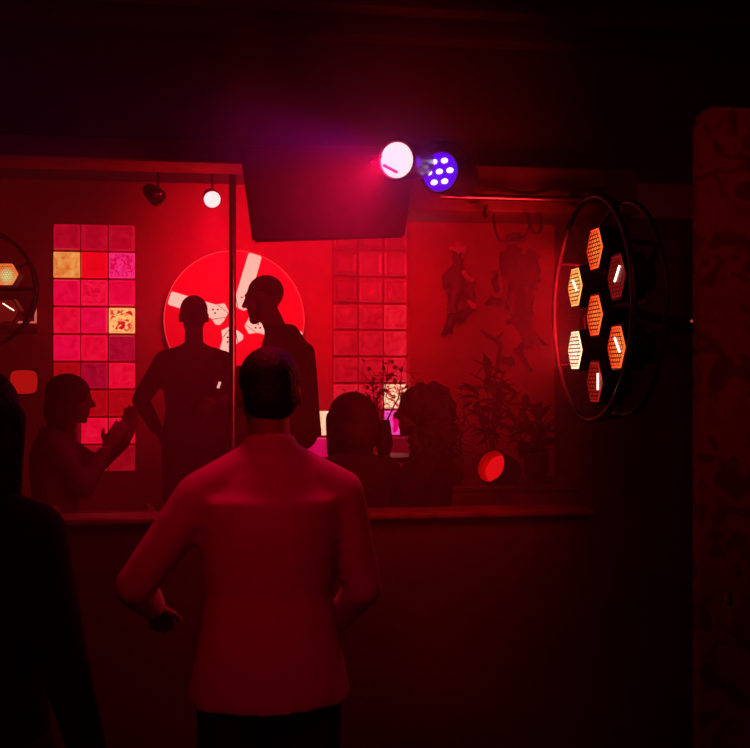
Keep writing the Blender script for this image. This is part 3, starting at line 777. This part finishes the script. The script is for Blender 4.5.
# curved armchair back seen over the ledge at the left
P = at(100, 512, 4.5)
t = empty('armchair', 'dark leather tub armchair with glossy curved edge at lower left', 'armchair', (P.x, 4.45, .35))
zt2 = P.z-.35+.04
def shell(bm):
    n = 28; rings = []
    for k in range(n+1):
        a = R(150+240*k/n); c_, s_ = math.cos(a), math.sin(a); e = zt2-.03*(1-abs(math.sin(a)))
        rings.append([bm.verts.new((r*c_, r*s_, z)) for r, z in ((.20, .12), (.20, e-.02), (.215, e), (.235, e), (.25, e-.02), (.25, .12))])
    for A, B in zip(rings, rings[1:]):
        for k in range(6): bm.faces.new((A[k], A[(k+1) % 6], B[(k+1) % 6], B[k]))
    bm.faces.new(rings[0]); bm.faces.new(rings[-1][::-1])
part(t, 'backrest', M_leather, shell)
part(t, 'seat', M_leather, lambda bm: tube(bm, [(0, 0, .12), (0, 0, .40), (0, 0, .43)], [.195, .195, .17], 32))
for k in range(4):
    a = R(45+90*k); part(t, 'leg', M_metal, lambda bm: tube(bm, [(.16*math.cos(a), .16*math.sin(a), .13), (.17*math.cos(a), .17*math.sin(a), 0)], .014, 8))
# DJ desk with mixer
p = at(235, 400, 6.6)
t = empty('dj_desk', 'dark desk between the two performers', 'desk', (p.x, 6.6, .35))
part(t, 'desk_top', M_wood, lambda bm: box(bm, (-.42, -.22, 1.08), (.40, .22, 1.12), .006))
part(t, 'front_panel', M_wood, lambda bm: box(bm, (-.40, -.20, .02), (.38, -.17, 1.08), .004))
for sx in (-.38, .36):
    for sy in (-.18, .18): part(t, 'leg', M_metal, lambda bm: box(bm, (sx-.02, sy-.02, 0), (sx+.02, sy+.02, 1.08), .003))
t = empty('mixing_console', 'small black mixing console with lit screen on the desk', 'mixer', (p.x-.21, 6.6, 1.47))
part(t, 'console_body', M_black, lambda bm: box(bm, (-.2, -.14, 0), (.2, .14, .07), .008))
for i in range(4):
    part(t, 'fader', M_steel, lambda bm: box(bm, (-.13+.08*i, -.08, .07), (-.12+.08*i, -.04, .085), .001))
lp = empty('laptop', 'open dark laptop on the desk between the performers', 'laptop', (p.x+.19, 6.5, 1.47))
part(lp, 'keyboard_base', M_black, lambda bm: box(bm, (-.18, -.0, 0), (.18, .24, .018), .004))
part(lp, 'lid', M_black, lambda bm: box(bm, (-.18, -.012, 0), (.18, .0, .25), .004, Matrix.Rotation(R(12), 4, 'X')))
P = at(219, 385, 5.4)
t = empty('phone', 'small phone with painted white glint held by the left performer', 'phone', P, (0, R(18), 0))
part(t, 'screen', glow('painted_phone_glint', (1, .5, .45), .9), lambda bm: box(bm, (-.007, -.004, -.018), (.007, -.002, .018), .001))  # glowing sliver painted as a small white glint
part(t, 'case', M_black, lambda bm: box(bm, (-.035, -.002, -.06), (.035, .006, .06), .003))

# sideboard behind the curly woman
a = at(438, 480, 5.0); b = at(578, 480, 5.0)
sb = empty('sideboard', 'long dark sideboard behind the seated people at the right', 'sideboard', ((a.x+b.x)/2, 5.24, .35))
hw = (b.x-a.x)/2+.1; zs = at(500, 486, 5.0).z-.35
part(sb, 'carcass', M_wood, lambda bm: box(bm, (-hw, -.2, .06), (hw, .2, zs-.03), .004))
part(sb, 'worktop', M_wood, lambda bm: box(bm, (-hw-.02, -.22, zs-.03), (hw+.02, .22, zs), .005))
part(sb, 'plinth', M_black, lambda bm: box(bm, (-hw+.03, -.17, 0), (hw-.03, .17, .06)))
for i in range(2):
    x0 = -hw+.02+i*hw; d_ = part(sb, 'door', M_wood, lambda bm: box(bm, (x0, -.215, .08), (x0+hw-.03, -.2, zs-.05), .003))
    part(d_, 'handle', M_steel, lambda bm: tube(bm, [(x0+(hw-.08 if i == 0 else .05), -.225, .4), (x0+(hw-.08 if i == 0 else .05), -.225, .52)], .006, 8))
ZS = .35+zs

# drum lamp lying on the sideboard
P = at(491, 466, 5.08)
t = empty('drum_lamp', 'short dark drum lamp tilted with red glowing mouth on sideboard', 'lamp', (P.x, 5.08, ZS))
M = Matrix.Translation((0, 0, P.z-ZS)) @ Euler((0, 0, 0)).to_matrix().to_4x4() @ frame((0, 0, 0), (-.74, -.55, .36))
part(t, 'drum', M_black, lambda bm: [tube(bm, [(0, -.16, 0), (0, -.15, 0), (0, -.0, 0)], [.07, .088, .092], 32, cap=False), tube(bm, [(0, -.165, 0), (0, -.155, 0)], [.06, .072], 32), tube(bm, [(.089*math.cos(a_), 0, .089*math.sin(a_)) for a_ in [2*math.pi*k/32 for k in range(32)]], .004, 8, closed=True)], M)
part(t, 'inner_lining', mat('red_lining', (.8, .1, .1), .6), lambda bm: tube(bm, [(0, -.002, 0), (0, -.085, 0)], [.0855, .080], 32, cap=False), M)
part(t, 'lens', glow('red_mouth_glow', rgb(232, 14, 22), .95), lambda bm: tube(bm, [(0, -.075, 0), (0, -.06, 0)], [.080, .074], 32), M)
part(t, 'foot', M_metal, lambda bm: [tube(bm, [(.05, .02, 0), (.05, .02, .03)], [.06, .02], 16), ])

# plants
M_leaf = mat('dark_green_leaf', (.020, .030, .016), .5, var=.3)
M_twig = mat('dark_twig', (.05, .03, .022), .8)
M_blossom = mat('pale_blossom', (.5, .25, .25), .7)
M_pot = mat('glazed_dark_pot', (.05, .02, .02), .3)
def leaf(bm, p, d, L, wd, n):
    d = d.normalized(); s = d.cross(n)
    if s.length < 1e-3: s = d.orthogonal()
    s.normalize(); nn = s.cross(d)
    prof = [(0, .08), (.25, .8), (.5, 1), (.78, .6), (1, .02)]
    top = []; rings = []
    for t_, w_ in prof:
        c = p+d*L*t_-nn*L*.25*t_*t_
        rings.append([bm.verts.new(c-s*wd*w_+nn*wd*.15), bm.verts.new(c+nn*.0), bm.verts.new(c+s*wd*w_+nn*wd*.15), bm.verts.new(c-nn*.0015)])
    for A, B in zip(rings, rings[1:]):
        for k in range(4): bm.faces.new((A[k], A[(k+1) % 4], B[(k+1) % 4], B[k]))
    bm.faces.new(rings[0]); bm.faces.new(rings[-1][::-1])
def plant(name, label, cat, px, Y, z, stems, seed, leafL=.07, leafW=.018, density=14, pot=(.07, .14), blossoms=0, twigs=False):
    rnd = random.Random(seed); base = at(px, 400, Y); base.z = z
    t = empty(name, label, cat, base)
    rp_, hp_ = pot
    part(t, 'pot' if not twigs else 'vase', M_pot, lambda bm: tube(bm, [(0, 0, 0), (0, 0, hp_*.3), (0, 0, hp_*.85), (0, 0, hp_)], [rp_*.6, rp_*.95, rp_*(.7 if twigs else 1), rp_*(.55 if twigs else 1.06)], 24))
    for (tx, ty) in stems:
        T = at(tx, ty, Y)-base; T.y = rnd.uniform(-.06, .06)
        p0 = Vector((rnd.uniform(-.02, .02), 0, hp_*.7)); pts = []
        side = rnd.uniform(-.04, .04)
        for k in range(9):
            f = k/8; q = p0.lerp(T, f); q.x += math.sin(f*math.pi)*side+rnd.uniform(-.005, .005); pts.append(q)
        st = part(t, 'stem', M_twig, lambda bm: tube(bm, pts, [.0055*(1-.75*k/8) for k in range(9)], 6))
        bm = bmesh.new()
        for k in range(density):
            f = rnd.uniform(.25, 1); i = min(7, int(f*8)); q = pts[i].lerp(pts[i+1], f*8-i)
            d = Vector((rnd.uniform(-1, 1), rnd.uniform(-.5, .5), rnd.uniform(-.5, .9)))
            if twigs:
                e = q+d.normalized()*rnd.uniform(.04, .12); tube(bm, [q, e], [.002, .001], 4)
                leaf(bm, e, d, leafL*rnd.uniform(.5, 1), leafW, Vector((0, 0, 1)))
            else: leaf(bm, q, d, leafL*rnd.uniform(.6, 1.3), leafW*rnd.uniform(.7, 1.2), Vector((0, rnd.uniform(-.6, .6), 1)))
        finish(bm, 'leaves', M_leaf, st, smooth=False)
        if blossoms:
            bm = bmesh.new()
            for k in range(blossoms):
                f = rnd.uniform(.45, 1); i = min(7, int(f*8)); q = pts[i].lerp(pts[i+1], f*8-i)+Vector((rnd.uniform(-.05, .05), rnd.uniform(-.03, .03), rnd.uniform(-.03, .03)))
                for j in range(5):
                    a = j*R(72); ball(bm, q+Vector((.007*math.cos(a), 0, .007*math.sin(a))), (.006, .003, .006), 6)
            finish(bm, 'blossoms', M_blossom, st)
plant('potted_plant', 'tall leafy potted plant directly under the dark robed figure', 'plant', 492, 5.32, ZS, [(487, 362), (478, 385), (500, 380), (508, 370)], 3, .10, .022, 26)
plant('potted_plant', 'broad leafy potted plant at the sideboard end near the hoop lamp', 'plant', 536, 5.3, ZS, [(515, 395), (530, 400), (545, 425), (506, 400), (538, 440)], 11, .09, .024, 22)
plant('twig_vase', 'vase of thin bare twigs next to the curly haired person', 'plant', 456, 5.15, ZS, [(443, 415), (455, 402), (467, 395), (472, 410), (463, 425)], 5, .022, .006, 14, (.05, .16), 6, True)
# vase behind the two women, in front of the glass blocks
p = at(385, 470, 5.6)
t = empty('side_table', 'small round side table behind the seated people', 'table', (p.x, 5.6, .35))
zt3 = at(385, 455, 5.6).z-.35
part(t, 'table_top', M_wood, lambda bm: tube(bm, [(0, 0, zt3-.025), (0, 0, zt3)], .19, 32))
part(t, 'column', M_metal, lambda bm: tube(bm, [(0, 0, .02), (0, 0, zt3-.02)], .02, 12))
part(t, 'foot', M_metal, lambda bm: tube(bm, [(0, 0, 0), (0, 0, .02)], [.15, .14], 28))
plant('blossom_vase', 'vase of blossoming branches before the hazy glass block panel', 'plant', 384, 5.6, .35+zt3, [(352, 398), (366, 392), (374, 372), (392, 357), (402, 366), (386, 380)], 9, .03, .009, 16, (.055, .2), 7, True)

# ---------------------------------------------------------------- carved figures on the alcove wall
M_fig = mat('dark_lacquered_carving', (.12, .02, .02), .35, var=.4, scale=30, bump=.4, bscale=60, spec=.6)
M_figd = mat('blackened_carving', (.03, .012, .012), .45, var=.4, scale=30, bump=.5, bscale=60)
YW = 7.16
def fig(label, pts, m, cat='carving', name='carved_figure', y=-.05, extra=None):
    """chains given in photo pixels on the wall plane, rounded carving about 9 cm deep"""
    c = at(*pts[0][0][:2], YW-.05); t = empty(name, label, cat, (c.x, YW, c.z))
    for nm, group_ in [('body', pts)]+list((extra or {}).items()):
        mm = m
        if isinstance(group_, tuple): mm, group_ = group_
        bm = bmesh.new(); k = ppm(500, YW)
        for ch in group_:
            P_ = []; Rr = []
            for q in ch:
                w_ = at(q[0], q[1], YW-.05); yy = y-(0 if nm in ('body', 'cloud_base') else .035)
                P_.append(Vector((w_.x-c.x, yy, w_.z-c.z))); Rr.append(q[2]/k)
            if len(P_) == 1: ball(bm, P_[0], Rr[0])
            else: chain(bm, P_, Rr)
            for p_, r_ in zip(P_, Rr):
                for q_ in range(5):
                    a_ = random.uniform(0, 6.28); ball(bm, p_+Vector((math.cos(a_)*r_*1.05, -r_*.4*random.random(), math.sin(a_)*r_*1.05)), r_*random.uniform(.25, .5), 8)
        link(fuse(bm, .006, 1), nm, mm, t)
    return t
fig('left carved warrior with pale helmet and robe on red wall', [
    [(458, 262, 5), (457, 275, 7), (457, 290, 8)], [(457, 290, 8), (452, 306, 5), (454, 312, 4)], [(458, 290, 7), (466, 300, 5), (473, 308, 4)],
    [(452, 271, 4), (446, 276, 3.5), (445, 286, 3)], [(462, 272, 4), (468, 277, 3.5), (472, 283, 3)], [(470, 283, 3), (472, 296, 4), (470, 306, 3)],
    [(457, 249, 4.5)], [(457, 256, 4)]], M_fig,
    extra={'helmet': (mat('pale_red_lacquer', (.95, .5, .45), .4), [[(450, 249, 2), (458, 250, 3.5), (463, 250, 3)], [(457, 246, 3)]]),
           'cloud_base': (M_figd, [[(444, 334, 2.5), (449, 326, 4), (452, 317, 5), (462, 315, 4), (472, 309, 3)], [(461, 318, 4)], [(450, 330, 3)]]),
           'sleeve': (mat('red_lacquer', (.9, .2, .2), .4), [[(463, 273, 2.6), (467, 278, 2.6), (471, 281, 2)]]),
           'robe_hem': (mat('red_lacquer', (.9, .2, .2), .4), [[(468, 302, 2), (473, 307, 2.4)]])})
fig('tall dark robed carved figure right of the other carvings', [
    [(512, 250, 7), (511, 262, 9), (514, 280, 9), (518, 300, 8), (519, 322, 7)], [(515, 262, 8), (526, 268, 10), (532, 256, 6)], [(529, 262, 9), (532, 275, 8), (529, 290, 6), (526, 312, 6), (528, 330, 5)],
    [(528, 330, 4), (536, 342, 5), (545, 346, 2.5)], [(519, 322, 6), (524, 334, 4), (528, 345, 4)], [(512, 258, 7), (506, 268, 5), (503, 255, 4)], [(504, 262, 5), (504, 275, 3)],
    [(512, 240, 5.5)], [(519, 238, 4)], [(522, 345, 3), (518, 352, 4)]], M_figd,
    extra={'headdress': (M_fig, [[(500, 243, 1.5), (508, 239, 2.2), (515, 236, 1.8)]]),
           'robe_fold': (M_fig, [[(505, 283, 3), (504, 298, 3.5), (502, 308, 3)], [(512, 294, 2.5), (510, 310, 3)]])})
fig('small dark carved attendant between the two larger carvings', [
    [(496, 275, 2.6)], [(495, 281, 3.5), (497, 290, 3)], [(486, 304, 2), (492, 300, 3.5), (499, 303, 4), (504, 308, 3), (512, 312, 3)], [(507, 322, 2.5), (514, 320, 3), (520, 324, 3)]], M_figd,
    extra={'hat': (M_fig, [[(491, 273, 1.2), (499, 271, 1.4)]])})
fig('dark carved pine branch below the figures', [
    [(482, 331, 1.2), (489, 336, 2), (496, 340, 2.4), (501, 345, 1.8)], [(496, 339, 1.6), (502, 333, 1.4)], [(501, 346, 2), (499, 356, 2), (497, 368, 2.5)], [(520, 352, 2.5), (523, 360, 3), (530, 370, 2)], [(503, 360, 4), (511, 361, 4)]], M_figd, name='carved_branch')

# ---------------------------------------------------------------- cables and rails
def cable(label, pts, Y, r=.006):
    bm = bmesh.new(); P_ = [at(p[0], p[1], Y+(p[2] if len(p) > 2 else 0)) for p in pts]; out = []
    for i in range(len(P_)-1):
        p0, p1, p2, p3 = P_[max(0, i-1)], P_[i], P_[i+1], P_[min(len(P_)-1, i+2)]
        for k in range(6):
            t_ = k/6; out.append(.5*((2*p1)+(p2-p0)*t_+(2*p0-5*p1+4*p2-p3)*t_*t_+(3*p1-p0-3*p2+p3)*t_**3))
    out.append(P_[-1]); tube(bm, out, r, 8); return tag(finish(bm, 'cable', M_black), label, 'cable')
cable('black cable loop drooping in front of the robed carving', [(494, 214), (495, 228), (500, 240), (510, 243), (522, 240), (529, 228), (528, 214)], YF-.13, .005)
cable('short black cable loop right of the drooping one', [(529, 214), (532, 230), (537, 234), (541, 228), (540, 214)], YF-.13, .005)
cable('thin black cable stub hanging left of the cable loops', [(486, 205), (485, 212), (486, 218)], YF-.14, .008)
cable('black supply cable running above the big hoop lamp', [(480, 188), (505, 190), (530, 193), (555, 188), (580, 190), (604, 189)], YF-.14, .007)
# equipment rail above the hoop lamp
a = at(440, 196, YF-.16); b = at(612, 190, YF-.16)
t = empty('lamp_rail', 'horizontal steel rail above the hoop lamp', 'rail', ((a.x+b.x)/2, YF-.16, a.z))
part(t, 'tube', M_steel, lambda bm: tube(bm, [(-(b.x-a.x)/2, 0, 0), ((b.x-a.x)/2, 0, 0)], .012, 12))
for s in (-.2, .2): part(t, 'bracket', M_metal, lambda bm: box(bm, (s-.015, 0, -.015), (s+.015, .06, .015), .002))
# ducts under the ceiling at the top left
a = at(96, 18, 3.1)
t = empty('ceiling_duct', 'short round duct under the ceiling at the top left', 'duct', (at(155, 10, 3.1).x, 3.1, 2.93))
part(t, 'duct_tube', mat('dull_zinc', (.22, .16, .16), .4, .6), lambda bm: tube(bm, [(-.2, 0, -.07), (.18, 0, -.07)], .045, 24))
for s in (-.12, .12): part(t, 'strap', M_metal, lambda bm: box(bm, (s-.01, -.05, -.12), (s+.01, .05, .12), .002))

# ---------------------------------------------------------------- haze in the booth
m = bpy.data.materials.new('stage_haze'); m.use_nodes = True; N = m.node_tree.nodes; N.clear()
out = N.new('ShaderNodeOutputMaterial'); vs = N.new('ShaderNodeVolumeScatter'); vs.inputs['Color'].default_value = (1, .55, .7, 1)
vs.inputs['Density'].default_value = .085; vs.inputs['Anisotropy'].default_value = .25
L = m.node_tree.links
geo = N.new('ShaderNodeNewGeometry'); dsn = N.new('ShaderNodeVectorMath'); dsn.operation = 'DISTANCE'
dense_centre = HEAD_P+Vector((-.26, .0, -.07)); dsn.inputs[1].default_value = dense_centre      # haze thickened here to strengthen the glow beside the moving head
L.new(geo.outputs['Position'], dsn.inputs[0])
mrn = N.new('ShaderNodeMapRange'); mrn.interpolation_type = 'SMOOTHERSTEP'; mrn.inputs[1].default_value = 0; mrn.inputs[2].default_value = .62
mrn.inputs[3].default_value = .85; mrn.inputs[4].default_value = .085; L.new(dsn.outputs['Value'], mrn.inputs[0]); L.new(mrn.outputs[0], vs.inputs['Density'])
L.new(vs.outputs[0], out.inputs['Volume'])
bm = bmesh.new(); box(bm, (-2.9, 2.95, .36), (2.3, YB-.1, 3.04))
tag(finish(bm, 'stage_haze', m, smooth=False), 'thin red lit smoke filling the stage area', 'haze', kind='stuff')
